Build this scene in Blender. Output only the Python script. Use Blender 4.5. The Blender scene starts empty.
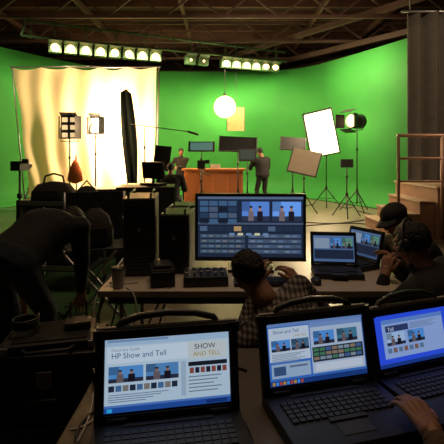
import bpy, bmesh, math, random
from mathutils import Vector, Matrix, noise
random.seed(7)
V=Vector
sc=bpy.context.scene
sc.view_settings.view_transform='Standard'
sc.view_settings.look='None'
# ---------------------------------------------------------------- materials
MC={}
def mat(name,col,rough=.6,metal=0.,var=.15,scale=8.,bump=0.,emit=None,es=0.,spec=.5):
    if name in MC: return MC[name]
    m=bpy.data.materials.new(name); m.use_nodes=True
    nt=m.node_tree; b=nt.nodes['Principled BSDF']
    c=(col[0],col[1],col[2],1)
    b.inputs['Base Color'].default_value=c
    b.inputs['Roughness'].default_value=rough
    b.inputs['Metallic'].default_value=metal
    b.inputs['Specular IOR Level'].default_value=spec
    if var>0 or bump>0:
        tc=nt.nodes.new('ShaderNodeTexCoord'); n=nt.nodes.new('ShaderNodeTexNoise')
        n.inputs['Scale'].default_value=scale; n.inputs['Detail'].default_value=4
        nt.links.new(tc.outputs['Object'],n.inputs['Vector'])
        if var>0:
            mx=nt.nodes.new('ShaderNodeMix'); mx.data_type='RGBA'
            nt.links.new(n.outputs['Fac'],mx.inputs['Factor'])
            mx.inputs['A'].default_value=tuple(x*(1-var) for x in col)+(1,)
            mx.inputs['B'].default_value=tuple(min(1,x*(1+var)) for x in col)+(1,)
            nt.links.new(mx.outputs['Result'],b.inputs['Base Color'])
        if bump>0:
            bp=nt.nodes.new('ShaderNodeBump'); bp.inputs['Strength'].default_value=bump
            bp.inputs['Distance'].default_value=.02
            nt.links.new(n.outputs['Fac'],bp.inputs['Height']); nt.links.new(bp.outputs['Normal'],b.inputs['Normal'])
    if emit:
        b.inputs['Emission Color'].default_value=(emit[0],emit[1],emit[2],1)
        b.inputs['Emission Strength'].default_value=es
    MC[name]=m; return m
def glow(col,s=1.):
    k='screen_%02x%02x%02x_%d'%(int(col[0]*255),int(col[1]*255),int(col[2]*255),int(s*10))
    lin=[(x/12.92 if x<.04045 else ((x+.055)/1.055)**2.4) for x in col]
    lin=[lin[0]*.84,lin[1]*.95,min(1,lin[2]*1.12)]
    return mat(k,(.01,.01,.01),.35,var=0,emit=lin,es=s)
def plaid(name):
    m=bpy.data.materials.new(name); m.use_nodes=True; nt=m.node_tree; b=nt.nodes['Principled BSDF']
    b.inputs['Roughness'].default_value=.9
    tc=nt.nodes.new('ShaderNodeTexCoord'); prev=None
    for d,s in (('X',13),('Z',13)):
        w=nt.nodes.new('ShaderNodeTexWave'); w.bands_direction=d; w.inputs['Scale'].default_value=s; w.inputs['Distortion'].default_value=1.5
        w.inputs['Detail'].default_value=1
        nt.links.new(tc.outputs['Object'],w.inputs['Vector'])
        if prev is None: prev=w.outputs['Fac']
        else:
            mm=nt.nodes.new('ShaderNodeMath'); mm.operation='MULTIPLY_ADD'; mm.inputs[1].default_value=.5
            nt.links.new(prev,mm.inputs[0]); m2=nt.nodes.new('ShaderNodeMath'); m2.operation='MULTIPLY'; m2.inputs[1].default_value=.5
            nt.links.new(w.outputs['Fac'],m2.inputs[0]); nt.links.new(m2.outputs[0],mm.inputs[2]); prev=mm.outputs[0]
    r=nt.nodes.new('ShaderNodeValToRGB'); r.color_ramp.elements[0].color=(.04,.034,.03,1); r.color_ramp.elements[1].color=(.30,.26,.24,1)
    r.color_ramp.elements[0].position=.35; r.color_ramp.elements[1].position=.85
    nt.links.new(prev,r.inputs['Fac']); nt.links.new(r.outputs['Color'],b.inputs['Base Color'])
    return m
black=mat('black_plastic',(.018,.018,.02),.42)
matte=mat('black_fabric',(.012,.012,.013),.9,bump=.3,scale=30)
dgrey=mat('dark_grey_plastic',(.04,.04,.043),.45)
steel=mat('brushed_steel',(.35,.35,.36),.35,.8)
blkmetal=mat('black_metal',(.03,.03,.03),.4,.3)
keym=mat('key_plastic',(.03,.03,.035),.5)
white=mat('white_plastic',(.6,.58,.54),.5)
skin=mat('skin',(.36,.18,.11),.55,scale=20,var=.08)
hairm=mat('dark_hair',(.012,.009,.008),.6,scale=90,bump=.8)
eyew=mat('eye_white',(.7,.7,.68),.3,var=0); eyed=mat('eye_iris',(.02,.012,.01),.2,var=0)
lip=mat('lips',(.3,.1,.08),.5)
# ---------------------------------------------------------------- mesh builder
class MB:
    def __init__(s): s.bm=bmesh.new(); s.mats=[]
    def mi(s,m):
        if m not in s.mats: s.mats.append(m)
        return s.mats.index(m)
    def faces(s,vs,fs,m,smooth=False):
        i=s.mi(m); bv=[s.bm.verts.new(v) for v in vs]
        for f in fs:
            try:
                fc=s.bm.faces.new([bv[k] for k in f]); fc.material_index=i; fc.smooth=smooth
            except ValueError: pass
    def box(s,c,size,m,rot=None):
        c=V(c); hx,hy,hz=[a/2 for a in size]
        vs=[V((x,y,z)) for x in(-hx,hx) for y in(-hy,hy) for z in(-hz,hz)]
        if rot is not None: vs=[rot@v for v in vs]
        s.faces([v+c for v in vs],[(0,1,3,2),(4,6,7,5),(0,4,5,1),(2,3,7,6),(0,2,6,4),(1,5,7,3)],m)
    def beam(s,a,b,w,h,m):
        a=V(a);b=V(b);d=(b-a); L=d.length; q=d.to_track_quat('Y','Z').to_matrix()
        s.box((a+b)/2,(w,L,h),m,q)
    def tube(s,pts,r,m,seg=8,caps=True):
        pts=[V(p) for p in pts]; n=len(pts)
        rs=r if isinstance(r,(list,tuple)) else [r]*n
        vs=[];fs=[]; up=None
        for i,p in enumerate(pts):
            t=(pts[min(i+1,n-1)]-pts[max(i-1,0)])
            if t.length<1e-9: t=V((0,0,1))
            t.normalize()
            if up is None: up=V((0,0,1)) if abs(t.z)<.9 else V((0,1,0))
            a=t.cross(up)
            if a.length<1e-6: a=t.cross(V((1,0,0)))
            a.normalize(); b=t.cross(a).normalized()
            for k in range(seg):
                an=2*math.pi*k/seg; vs.append(p+(a*math.cos(an)+b*math.sin(an))*rs[i])
        for i in range(n-1):
            for k in range(seg):
                fs.append((i*seg+k,i*seg+(k+1)%seg,(i+1)*seg+(k+1)%seg,(i+1)*seg+k))
        if caps: fs.append(tuple(range(seg))[::-1]); fs.append(tuple((n-1)*seg+k for k in range(seg)))
        s.faces(vs,fs,m,True)
    def cap(s,a,b,ra,rb,m,seg=12,rings=4):
        a=V(a);b=V(b);d=b-a
        if d.length<1e-6: d=V((0,0,1e-4))
        t=d.normalized(); P=[];R=[]
        for k in range(rings+1):
            an=-math.pi/2+math.pi/2*k/rings; P.append(a+t*ra*math.sin(an)); R.append(max(ra*math.cos(an),ra*.02))
        for k in range(rings+1):
            an=math.pi/2*k/rings; P.append(b+t*rb*math.sin(an)); R.append(max(rb*math.cos(an),rb*.02))
        up=V((0,0,1)) if abs(t.z)<.9 else V((0,1,0))
        x=t.cross(up).normalized(); y=t.cross(x)
        vs=[];fs=[];n=len(P)
        for p,r in zip(P,R):
            for k in range(seg):
                an=2*math.pi*k/seg; vs.append(p+(x*math.cos(an)+y*math.sin(an))*r)
        for i in range(n-1):
            for k in range(seg): fs.append((i*seg+k,i*seg+(k+1)%seg,(i+1)*seg+(k+1)%seg,(i+1)*seg+k))
        fs.append(tuple(range(seg))[::-1]); fs.append(tuple((n-1)*seg+k for k in range(seg)))
        s.faces(vs,fs,m,True)
    def ball(s,c,r,m,rot=None,seg=16,rings=10):
        c=V(c); vs=[];fs=[]
        if not isinstance(r,(tuple,list)): r=(r,r,r)
        for i in range(1,rings):
            th=math.pi*i/rings
            for k in range(seg):
                ph=2*math.pi*k/seg; v=V((r[0]*math.sin(th)*math.cos(ph),r[1]*math.sin(th)*math.sin(ph),r[2]*math.cos(th)))
                vs.append(v)
        vs.append(V((0,0,r[2]))); vs.append(V((0,0,-r[2]))); T=len(vs)-2;B=T+1
        for i in range(rings-2):
            for k in range(seg): fs.append((i*seg+k,(i+1)*seg+k,(i+1)*seg+(k+1)%seg,i*seg+(k+1)%seg))
        for k in range(seg):
            fs.append((T,k,(k+1)%seg)); fs.append((B,(rings-2)*seg+(k+1)%seg,(rings-2)*seg+k))
        if rot is not None: vs=[rot@v for v in vs]
        s.faces([v+c for v in vs],fs,m,True)
    def loft(s,cs,wd,ax,ay,m,seg=20,pw=.85):
        vs=[];fs=[];n=len(cs)
        for c,(w,d) in zip(cs,wd):
            for k in range(seg):
                an=2*math.pi*k/seg; x=math.cos(an);y=math.sin(an)
                x=math.copysign(abs(x)**pw,x);y=math.copysign(abs(y)**pw,y)
                vs.append(V(c)+ax*w*x+ay*d*y)
        for i in range(n-1):
            for k in range(seg): fs.append((i*seg+k,i*seg+(k+1)%seg,(i+1)*seg+(k+1)%seg,(i+1)*seg+k))
        fs.append(tuple(range(seg))[::-1]); fs.append(tuple((n-1)*seg+k for k in range(seg)))
        s.faces(vs,fs,m,True)
    def obj(s,name,parent=None,loc=None,rz=0,bevel=0,fix=True):
        if fix: bmesh.ops.recalc_face_normals(s.bm,faces=s.bm.faces)
        me=bpy.data.meshes.new(name); s.bm.to_mesh(me); s.bm.free()
        for m in s.mats: me.materials.append(m)
        o=bpy.data.objects.new(name,me); sc.collection.objects.link(o)
        if loc: o.location=loc
        o.rotation_euler=(0,0,rz)
        if parent: o.parent=parent
        if bevel:
            b=o.modifiers.new('bevel','BEVEL'); b.width=bevel; b.segments=2; b.limit_method='ANGLE'; b.angle_limit=.7
        return o
def empty(name,loc=(0,0,0),rz=0):
    e=bpy.data.objects.new(name,None); e.location=loc; e.rotation_euler=(0,0,rz); e.empty_display_size=.1
    sc.collection.objects.link(e); return e
def text(parent,s,mtx,size,m,name='label'):
    cu=bpy.data.curves.new(name,'FONT'); cu.body=s; cu.size=size
    t=bpy.data.objects.new(name,cu); sc.collection.objects.link(t)
    dg=bpy.context.evaluated_depsgraph_get(); me=bpy.data.meshes.new_from_object(t.evaluated_get(dg))
    bpy.data.objects.remove(t); o=bpy.data.objects.new(name,me); me.materials.clear(); me.materials.append(m)
    sc.collection.objects.link(o); o.parent=parent; o.matrix_local=mtx; return o
def light(kind,name,loc,power,col=(1,1,1),size=1,size_y=None,target=None,spot=None):
    l=bpy.data.lights.new(name,kind); l.energy=power; l.color=col
    if kind=='AREA':
        l.size=size
        if size_y: l.shape='RECTANGLE'; l.size_y=size_y
    else: l.shadow_soft_size=size
    if spot: l.spot_size=spot; l.spot_blend=.5
    o=bpy.data.objects.new(name,l); o.location=loc; sc.collection.objects.link(o)
    if target is not None: o.rotation_euler=(V(target)-V(loc)).to_track_quat('-Z','Y').to_euler()
    return o
# ---------------------------------------------------------------- camera
cam=bpy.data.cameras.new('camera'); cam.lens=34.05; cam.sensor_width=36; cam.shift_y=-67/444; cam.clip_start=.05
co=bpy.data.objects.new('camera',cam); co.location=(0,0,1.5); co.rotation_euler=(math.pi/2,0,0); sc.collection.objects.link(co); sc.camera=co
w=bpy.data.worlds.new('world'); sc.world=w; w.use_nodes=True
w.node_tree.nodes['Background'].inputs[0].default_value=(1,.68,.45,1); w.node_tree.nodes['Background'].inputs[1].default_value=.008
# ---------------------------------------------------------------- room
concrete=mat('studio_concrete_floor',(.19,.16,.12),.38,var=.35,scale=1.3,bump=.05)
ceilm=mat('ceiling_dark_wood',(.03,.017,.012),.85,scale=3,var=.4)
wallm=mat('dark_studio_wall',(.04,.026,.02),.9,scale=2,var=.3)
b=MB(); b.box((0,9.5,-.1),(22,25,.2),concrete); b.obj('floor')
b=MB(); b.box((0,9.5,6.5),(22,25,.2),ceilm); b.obj('ceiling')
b=MB(); b.box((0,22.1,3.2),(22,.2,6.4),wallm); b.obj('wall_back')
b=MB(); b.box((-11.1,9.5,3.2),(.2,25,6.4),wallm); b.obj('wall_left')
b=MB(); b.box((11.1,9.5,3.2),(.2,25,6.4),wallm); b.obj('wall_right')
beamm=mat('roof_beam',(.085,.043,.028),.7,scale=5,var=.3)
beamg=mat('roof_steel',(.085,.055,.042),.6,scale=5,var=.3)
b=MB()
for i in range(9):
    y=10.6+i*1.25
    b.box((0,y,6.25),(21.6,.12,.3),beamm)
for i in range(4):
    y=12+i*2.6; z0=5.45; z1=6.08
    b.box((0,y,z0),(21.6,.09,.09),beamg); b.box((0,y,z1),(21.6,.09,.09),beamg)
    n=26
    for k in range(n):
        x0=-10.7+k*21.4/n; x1=x0+21.4/n
        b.beam((x0,y,z0 if k%2 else z1),(x1,y,z1 if k%2 else z0),.05,.05,beamg)
for x in (-7,-4.2,-1.2,3.0,5.2,7.6):
    b.box((x,14,5.95),(.1,14,.16),beamm)
for (x0,y0,x1,y1,z) in ((1.8,18,8,10,5.3),(3,19,9.5,11,5.35),(0,18,6,9.8,5.6)):
    b.beam((x0,y0,z),(x1,y1,z),.12,.18,beamg)
b.obj('ceiling_truss')
# cyclorama
green=mat('chroma_green_paint',(.026,.25,.036),.75,scale=1.2,var=.2)
def smooth_path(pts,it=3):
    for _ in range(it):
        q=[pts[0]]
        for a,c in zip(pts,pts[1:]): q+= [a*.75+c*.25,a*.25+c*.75]
        q.append(pts[-1]); pts=q
    return pts
path=smooth_path([V((-9.3,8.2,0)),V((-7.2,11.5,0)),V((-5.3,14.6,0)),V((-3.9,16,0)),V((-1,16.2,0)),V((1.6,16.1,0)),V((3.0,15.6,0)),V((4.0,13.9,0)),V((5.15,11.45,0))])
prof=[(0,4.7),(0,3),(0,1.5),(0,.7)]+[(.7-.7*math.cos(a),.7-.7*math.sin(a)) for a in [math.pi/2*k/6 for k in range(1,7)]]
b=MB(); vs=[];fs=[];K=len(prof)
for i,p in enumerate(path):
    t=(path[min(i+1,len(path)-1)]-path[max(i-1,0)]).normalized(); nin=V((t.y,-t.x,0))
    for o,z in prof: vs.append(p+nin*o+V((0,0,z+.006)))
for i in range(len(path)-1):
    for k in range(K-1): fs.append((i*K+k,i*K+k+1,(i+1)*K+k+1,(i+1)*K+k))
b.faces(vs,fs,green,True)
o=b.obj('green_screen_cyclorama'); sm=o.modifiers.new('s','SOLIDIFY'); sm.thickness=.03; sm.offset=-1
gfl=mat('worn_green_floor_paint',(.06,.15,.06),.5,scale=1.5,var=.4)
b=MB(); pts=[(-10.9,2.2),(-.9,2.9),(-.6,6),(-.2,10),(.4,15.4),(-3.6,15.3),(-5,14.2),(-6.8,11.4),(-9.1,7.9),(-10.9,7.5)]
b.faces([V((x,y,.004)) for x,y in pts],[tuple(range(len(pts)))],gfl); b.obj('floor_paint_area')
# ---------------------------------------------------------------- overhead cyc lights
gspill=mat('green_spill_metal',(.05,.11,.05),.5,.2)  # green light on the pipes and housings, put into the metal's colour
lampw=mat('lamp_face',(1,.8,.5),.4,var=0,emit=(1,.6,.26),es=3.4)
A=V((-4.85,12.0,4.58)); B=V((2.0,15.2,4.66)); D=(B-A).normalized(); N=V((D.y,-D.x,0))
b=MB()
b.tube([A-D*.8+V((0,0,.25)),B+D*.4+V((0,0,.25))],.035,gspill)
b.tube([A-D*.8+V((0,.25,.75)),B+D*.4+V((0,.25,.65))],.035,gspill)
q=N.to_track_quat('Y','Z').to_matrix()
L=(B-A).length
ts=[(.01+i*.056) for i in range(8)]+[.56,.62]+[.73+i*.052 for i in range(6)]
for i,t in enumerate(ts):
    p=A+D*(L*t)
    b.box(p+N*-.1,(.34,.2,.26),gspill,q)
    sm_=i in(8,9)
    b.ball(p,(.04,.04,.04) if sm_ else (.12,.09,.12 if i<8 else .1),lampw,q)
    b.box(p+V((0,0,.15))+N*.06,(.36,.2,.012),gspill,q@Matrix.Rotation(.4,3,'X'))
    b.tube([p+V((0,0,.1)),p+V((0,0,.7))],.012,gspill,6)
for t in (-.08,.0,.12,.24,.36,.48,.6,.72,.85,1.0):
    p=A+D*(L*t); b.tube([p+V((0,.1,.2)),V((p.x,p.y+.1,5.4))],.015,gspill,6)
b.tube([A-D*.8+V((0,0,.25)),A-D*.8+V((0,.25,.75))],.03,gspill)
b.obj('cyc_light_batten')
# ---------------------------------------------------------------- stands
def tripod(b,x,y,h,r=.45,m=blkmetal,th=.014,hub=.55,ph=.3):
    b.tube([(x,y,hub*.35),(x,y,h)],[th*1.3,th],m)
    for k in range(3):
        a=ph+k*2*math.pi/3; b.tube([(x,y,hub),(x+r*math.cos(a),y+r*math.sin(a),.015)],th,m)
        b.tube([(x,y,hub*.4),(x+r*.55*math.cos(a),y+r*.55*math.sin(a),hub*.45)],th*.7,m)
    b.box((x,y,hub),(.06,.06,.07),m)
    b.box((x,y,h*.75),(.05,.05,.06),m)
def Rx(a): return Matrix.Rotation(a,3,'X')
def Ry(a): return Matrix.Rotation(a,3,'Y')
def Rz(a): return Matrix.Rotation(a,3,'Z')
# diffusion silk
silk=bpy.data.materials.new('diffusion_silk'); silk.use_nodes=True; nt=silk.node_tree
for n in list(nt.nodes): nt.nodes.remove(n)
out=nt.nodes.new('ShaderNodeOutputMaterial'); df=nt.nodes.new('ShaderNodeBsdfDiffuse'); tr=nt.nodes.new('ShaderNodeBsdfTranslucent'); mx=nt.nodes.new('ShaderNodeMixShader')
df.inputs[0].default_value=(.72,.54,.38,1); tr.inputs[0].default_value=(.9,.68,.42,1); mx.inputs[0].default_value=.5
nz=nt.nodes.new('ShaderNodeTexNoise'); nz.inputs['Scale'].default_value=3; bp=nt.nodes.new('ShaderNodeBump'); bp.inputs['Strength'].default_value=.3
nt.links.new(nz.outputs['Fac'],bp.inputs['Height']); nt.links.new(bp.outputs['Normal'],df.inputs['Normal'])
nt.links.new(df.outputs[0],mx.inputs[1]); nt.links.new(tr.outputs[0],mx.inputs[2]); nt.links.new(mx.outputs[0],out.inputs[0])
b=MB(); nx,nzz=110,28; vs=[];fs=[]
for i in range(nx+1):
    for j in range(nzz+1):
        u=i/nx; v=j/nzz
        x=-5.75+3.97*u; x+= (1-v)*(.45*(1-u)-.1*u)
        z=.35+(3.9-.35)*v - (.07*abs(math.sin(u*math.pi*5)))*(v**6)
        y=11.5+.07*math.sin(u*38+math.sin(v*3)*1.5)*(1.15-v*.7)+.09*math.sin(u*9+v*2)+.05*math.sin(v*12+u*7)
        vs.append(V((x,y,z)))
for i in range(nx):
    for j in range(nzz): a=i*(nzz+1)+j; fs.append((a,a+nzz+1,a+nzz+2,a+1))
e=empty('diffusion_silk_frame')
b.faces(vs,fs,silk,True); b.obj('silk_cloth',e)
b=MB(); b.tube([(-5.85,11.6,3.93),(-1.7,11.6,3.93)],.025,steel); 
b.tube([(-5.8,11.6,3.93),(-5.45,11.6,.3)],.02,steel); b.tube([(-1.74,11.6,3.93),(-1.8,11.6,.3)],.02,steel); b.tube([(-5.45,11.6,.3),(-1.8,11.6,.3)],.02,steel)
tripod(b,-5.4,11.75,1.5); tripod(b,-1.82,11.72,3.0)
b.obj('pipe_frame',e)
# black flag, tall narrow
b=MB(); vs=[];fs=[]
for j in range(21):
    v=j/20; z=.75+2.5*v; wd=.13+.07*math.sin(v*3.0); cx=-2.36-.18*v
    for i in range(9):
        u=i/8-.5; vs.append(V((cx+u*2*wd,11.05+.05*math.sin(i*1.6+v*3),z+(.0 if j<20 else -.5*abs(u)*.5))))
for j in range(20):
    for i in range(8): a=j*9+i; fs.append((a,a+1,a+10,a+9))
b.faces(vs,fs,mat('dark_green_flag',(.014,.022,.016),.85),True); b.tube([(-2.5,11.1,3.25),(-2.5,11.1,.6)],.014,blkmetal); tripod(b,-2.5,11.1,1.2,.35)
b.obj('black_flag_on_stand')
# panel lights
def panel_light(name,x,y,z,w,h,cells,em):
    b=MB(); tripod(b,x,y,z-h/2,.42,th=.018)
    b.box((x,y,z),(w,.1,h),black)
    nx,nz=cells
    for i in range(nx):
        for k in range(nz):
            cx=x-w/2+w*(i+.5)/nx; cz=z-h/2+h*(k+.5)/nz
            b.box((cx,y-.055,cz),(w/nx*.68,.012,h/nz*.6),em)
    b.box((x-w/2-.03,y-.08,z),(.01,.2,h),black,Rz(.5)); b.box((x+w/2+.03,y-.08,z),(.01,.2,h),black,Rz(-.5))
    b.box((x,y-.08,z+h/2+.03),(w,.2,.01),black,Rx(-.5)); b.tube([(x-w/2-.02,y,z),(x-w/2-.02,y,z-h/2-.06),(x+w/2+.02,y,z-h/2-.06),(x+w/2+.02,y,z)],.012,blkmetal)
    return b.obj(name)
panel_light('panel_light_on_stand',-3.88,10.7,2.2,.42,.58,(2,3),mat('lamp_dim',(.5,.4,.3),.4,var=0,emit=(1,.72,.36),es=.8))
panel_light('panel_light_on_stand.001',-3.22,10.7,2.25,.28,.44,(1,2),mat('lamp_mid',(1,.9,.7),.4,var=0,emit=(1,.7,.34),es=4))
b=MB(); orange=mat('orange_nylon',(.7,.14,.03),.7,scale=20,bump=.3)
b.loft([(-3.6,10.3,.80),(-3.6,10.3,.87),(-3.6,10.3,1.08),(-3.6,10.3,1.28),(-3.6,10.3,1.38)],[(.05,.04),(.19,.12),(.16,.10),(.09,.06),(.03,.03)],V((1,0,0)),V((0,1,0)),orange)
b.tube([(-3.6,10.3,1.36),(-3.58,10.3,1.5)],.015,orange); b.tube([(-3.58,10.3,1.5),(-3.58,10.3,.02)],.012,blkmetal); tripod(b,-3.58,10.32,1.5,.3)
b.obj('orange_sandbag_on_stand')
# boom mic
b=MB(); tripod(b,-1.95,10.6,2.25,.4); b.tube([(-2.3,10.6,2.28),(-.7,10.6,2.07)],.012,blkmetal); b.cap((-.85,10.6,2.09),(-.62,10.6,2.02),.03,.03,black)
b.obj('boom_microphone_on_stand')
# boards / monitors on tripods
def board(name,x,y,z,w,h,tilt,m,yaw=0,roll=0,scr=None):
    b=MB(); tripod(b,x,y+.06,z-.1,.38)
    R=Rz(yaw)@Rx(tilt)@Ry(roll)
    b.box((x,y,z),(w,.03,h),m,R); b.box(V((x,y,z))+R@V((0,-.03,-h/2)),(w,.07,.02),blkmetal,R)
    for s in(-1,1): b.box(V((x,y,z))+R@V((s*w/2,-.005,0)),(.025,.045,h+.02),blkmetal,R)
    if scr: b.box(V((x,y,z))+R@V((0,-.02,0)),(w*.88,.008,h*.8),scr,R)
    return b.obj(name)
board('field_monitor_on_tripod',-.53,10.9,1.72,.66,.26,-.3,black,scr=glow((.35,.5,.42),.8))
board('black_flag_panel',.42,11.0,1.78,.98,.42,-.35,matte,roll=.05)
board('music_stand',-1.48,10.4,1.42,.38,.62,-.2,matte,roll=.1)
board('music_stand.001',1.90,11.25,1.80,.66,.36,-.3,matte,roll=.08)
board('teleprompter_on_tripod',.62,10.2,1.5,.4,.3,-.3,black,scr=glow((.2,.3,.25),.5))
greyb=mat('grey_reflector',(.42,.34,.25),.6)
board('reflector_board_on_stand',2.05,10.45,1.32,.72,.64,-.35,greyb,yaw=-.3,roll=.22)
# video camera on tripod
b=MB(); tripod(b,-.5,10.2,1.15,.5); b.box((-.5,10.2,1.27),(.18,.4,.2),black); b.tube([(-.5,10.4,1.27),(-.5,10.62,1.27)],.07,black,16); b.box((-.5,10.15,1.42),(.03,.25,.03),black); b.box((-.5,10.02,1.4),(.03,.03,.08),black); b.box((-.5,10.27,1.4),(.03,.03,.08),black); b.box((-.36,10.05,1.34),(.12,.03,.09),black)
b.tube([(-.5,10.15,1.13),(-.3,9.85,1.0)],.012,black)
b.obj('video_camera_on_tripod')
# softbox right
b=MB(); R=Rz(-.42)@Ry(-.2)@Rx(-.05)
c=V((2.75,11.6,2.1)); 
soft=mat('softbox_face',(1,.95,.85),.5,var=0,emit=(1,.76,.44),es=4)
w2,h2=.38,.60
front=[c+R@V((x,-.02,z)) for x,z in((-w2,-h2),(w2,-h2),(w2,h2),(-w2,h2))]
rim=[c+R@V((x,-.09,z)) for x,z in((-w2-.02,-h2-.02),(w2+.02,-h2-.02),(w2+.02,h2+.02),(-w2-.02,h2+.02))]
back=[c+R@V((x,.55,z)) for x,z in((-.14,-.14),(.14,-.14),(.14,.14),(-.14,.14))]
b.faces(front,[(0,1,2,3)],soft); 
b.faces(front+back,[(0,1,5,4),(1,2,6,5),(2,3,7,6),(3,0,4,7),(4,5,6,7)],black)
for i in range(4):
    b.tube([rim[i],rim[(i+1)%4]],.018,black); b.faces([front[i],front[(i+1)%4],rim[(i+1)%4],rim[i]],[(0,1,2,3)],black); b.tube([front[i],back[i]],.012,black)
bc=c+R@V((0,.68,0)); b.tube([c+R@V((0,.52,0)),c+R@V((0,.86,0))],.12,black,16); b.box(bc+V((0,0,-.16)),(.08,.08,.2),blkmetal)
tripod(b,bc.x,bc.y,1.98,.45)
b.obj('softbox_on_stand',fix=False)
# fresnel
b=MB(); tripod(b,3.6,11.2,2.2,.45,ph=.6); R=Rz(-1.0)
c=V((3.58,11.2,2.4)); d=R@V((0,-1,0)); b.tube([c-d*.22,c-d*.18,c+d*.2,c+d*.21],[.14,.2,.2,.19],black,20); b.tube([c+d*.205,c+d*.215],.17,lampw,20)
for k in range(4):
    an=k*math.pi/2; off=R@V((math.sin(an)*.24,0,math.cos(an)*.24)); b.box(c+d*.33+off*1.1,(.36 if k%2==0 else .012,.26,.012 if k%2==0 else .36),black,R@(Rx(.35*math.cos(an))@Rz(.35*math.sin(an))))
b.tube([c+V((0,0,-.25))+R@V((-.22,0,.24)),c+R@V((-.22,0,-.24)),c+R@V((.22,0,-.24)),c+R@V((.22,0,.0))],.014,blkmetal)
b.obj('fresnel_light_on_stand')
b=MB(); tripod(b,3.0,10.1,1.3,.38); b.box((3.0,10.1,1.3),(.3,.05,.2),black); b.obj('light_stand')
# hanging globe, close to the back wall so it spills on the paint
GX,GY,GZ=.10,14.7,3.18
b=MB(); globem=mat('globe_lamp',(1,.9,.7),.4,var=0,emit=(1,.74,.34),es=4)
b.ball((GX,GY,GZ),.38,globem,None,28,18); b.tube([(GX,GY,GZ+.35),(GX,GY,GZ+.47)],.06,black,12); b.tube([(GX,GY,GZ+.4),(GX,GY,5.45)],.01,black)
for zz in (-.26,-.14,0,.14,.26):
    rr=math.sqrt(.38**2-zz*zz)+.002; b.tube([(GX+rr*math.cos(k*math.pi/12),GY+rr*math.sin(k*math.pi/12),GZ+zz) for k in range(25)],.004,globem,6)
b.obj('hanging_lantern_lamp')
b=MB(); b.box((.50,15.2,2.80),(.62,.03,.85),mat('tan_gel',(.5,.42,.2),.7)); b.tube([(.50,15.24,3.2),(.50,15.24,5.4)],.01,black)
for s in(-1,1): b.tube([(.50+s*.32,15.2,2.36),(.50+s*.32,15.2,3.24)],.014,black)
b.obj('hanging_scrim_panel')
# desk
wood=mat('orange_wood_desk',(.6,.2,.07),.5,scale=6,var=.25)
b=MB(); b.box((-.25,12.7,1.07),(1.9,.7,.05),wood); b.box((-.25,12.5,.54),(1.75,.05,1.02),wood); b.box((-1.1,12.75,.52),(.05,.5,1.03),wood); b.box((.6,12.75,.52),(.05,.5,1.03),wood)
for k in range(4): b.box((-.9+k*.43,12.47,.55),(.36,.02,.8),mat('wood_panel',(.46,.15,.055),.5,scale=6))
b.box((-.2,12.7,1.16),(.3,.15,.12),white)
b.obj('presenter_desk',bevel=.006)
# right side: curtain, platform, railing
curt=mat('black_curtain',(.085,.075,.065),.9,scale=4,var=.3)
b=MB(); vs=[];fs=[]; nx=140
for i in range(nx+1):
    u=i/nx; x=4.25+3.6*u; y=9.6+.13*math.sin(u*62+math.sin(u*9))+.03*math.sin(u*131)
    for z in(.01,1.5,3,4.75): vs.append(V((x,y+.02*z*math.sin(u*20),z)))
for i in range(nx):
    for j in range(3): a=i*4+j; fs.append((a,a+4,a+5,a+1))
b.faces(vs,fs,curt,True); b.tube([(4.1,9.6,4.78),(8,9.6,4.78)],.03,steel)
for x in(4.3,6,7.7): b.tube([(x,9.6,4.78),(x,9.6,6.35)],.015,steel)
b.obj('blackout_curtain')
platm=mat('platform_wood',(.28,.15,.09),.6,scale=5,var=.35); platt=mat('platform_top',(.36,.25,.17),.5,scale=5)
b=MB(); b.box((5.25,8.3,.45),(2.9,1.8,.9),platm); b.box((5.25,8.3,.92),(2.96,1.86,.04),platt)
for k in range(3): 
    h=.675-.225*k; x=3.66-.25*k; b.box((x,8.2,(h-.03)/2),(.25,1.4,h-.03),platm); b.box((x-.01,8.2,h-.015),(.27,1.44,.03),platt)
for x in(4.6,5.4,6.2): b.box((x,7.39,.45),(.05,.02,.9),mat('platform_trim',(.1,.06,.04),.6))
b.box((5.3,7.39,.06),(2.8,.02,.1),mat('platform_trim',(.1,.06,.04),.6))
b.obj('stage_platform',bevel=.006)
rail=mat('railing_brown_metal',(.42,.25,.17),.45,.3)
b=MB()
RY=7.33
for x in(3.08,3.84,4.8,5.6,6.6): b.tube([(x,RY,0),(x,RY,1.84)],.028,rail); b.tube([(x,RY,0),(x,RY,.012)],.06,rail,12)
b.tube([(3.06,RY,1.84),(6.65,RY,1.84)],.030,rail); b.tube([(3.06,RY,1.44),(6.65,RY,1.44)],.024,rail); b.tube([(3.06,RY,1.04),(6.65,RY,1.04)],.02,rail)
b.obj('pipe_railing')
# ---------------------------------------------------------------- tables
ttop=mat('folding_table_top',(.62,.54,.44),.4,scale=14,var=.08)
def table(name,x0,x1,y0,y1,z,m,legs=True):
    b=MB(); b.box(((x0+x1)/2,(y0+y1)/2,z-.018),(x1-x0,y1-y0,.036),m)
    b.box(((x0+x1)/2,y0+.05,z-.06),(x1-x0-.1,.03,.05),dgrey); b.box(((x0+x1)/2,y1-.05,z-.06),(x1-x0-.1,.03,.05),dgrey)
    for x in(x0+.12,x1-.12):
        for y in(y0+.07,y1-.07): b.tube([(x,y,z-.03),(x,y,0.0)],.014,steel)
        b.tube([(x,y0+.07,.2),(x,y1-.07,.2)],.01,steel); b.tube([(x,(y0+y1)/2,.2),(x+(.25 if x<(x0+x1)/2 else -.25),(y0+y1)/2,z-.04)],.008,steel)
    return b.obj(name,bevel=.006)
TZ=.70
table('work_table',-.46,1.5,.62,1.74,TZ,mat('grey_table_top',(.13,.11,.09),.4,scale=14))
MT=.735
table('folding_table',-.70,1.08,2.36,3.12,MT,ttop)
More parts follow.
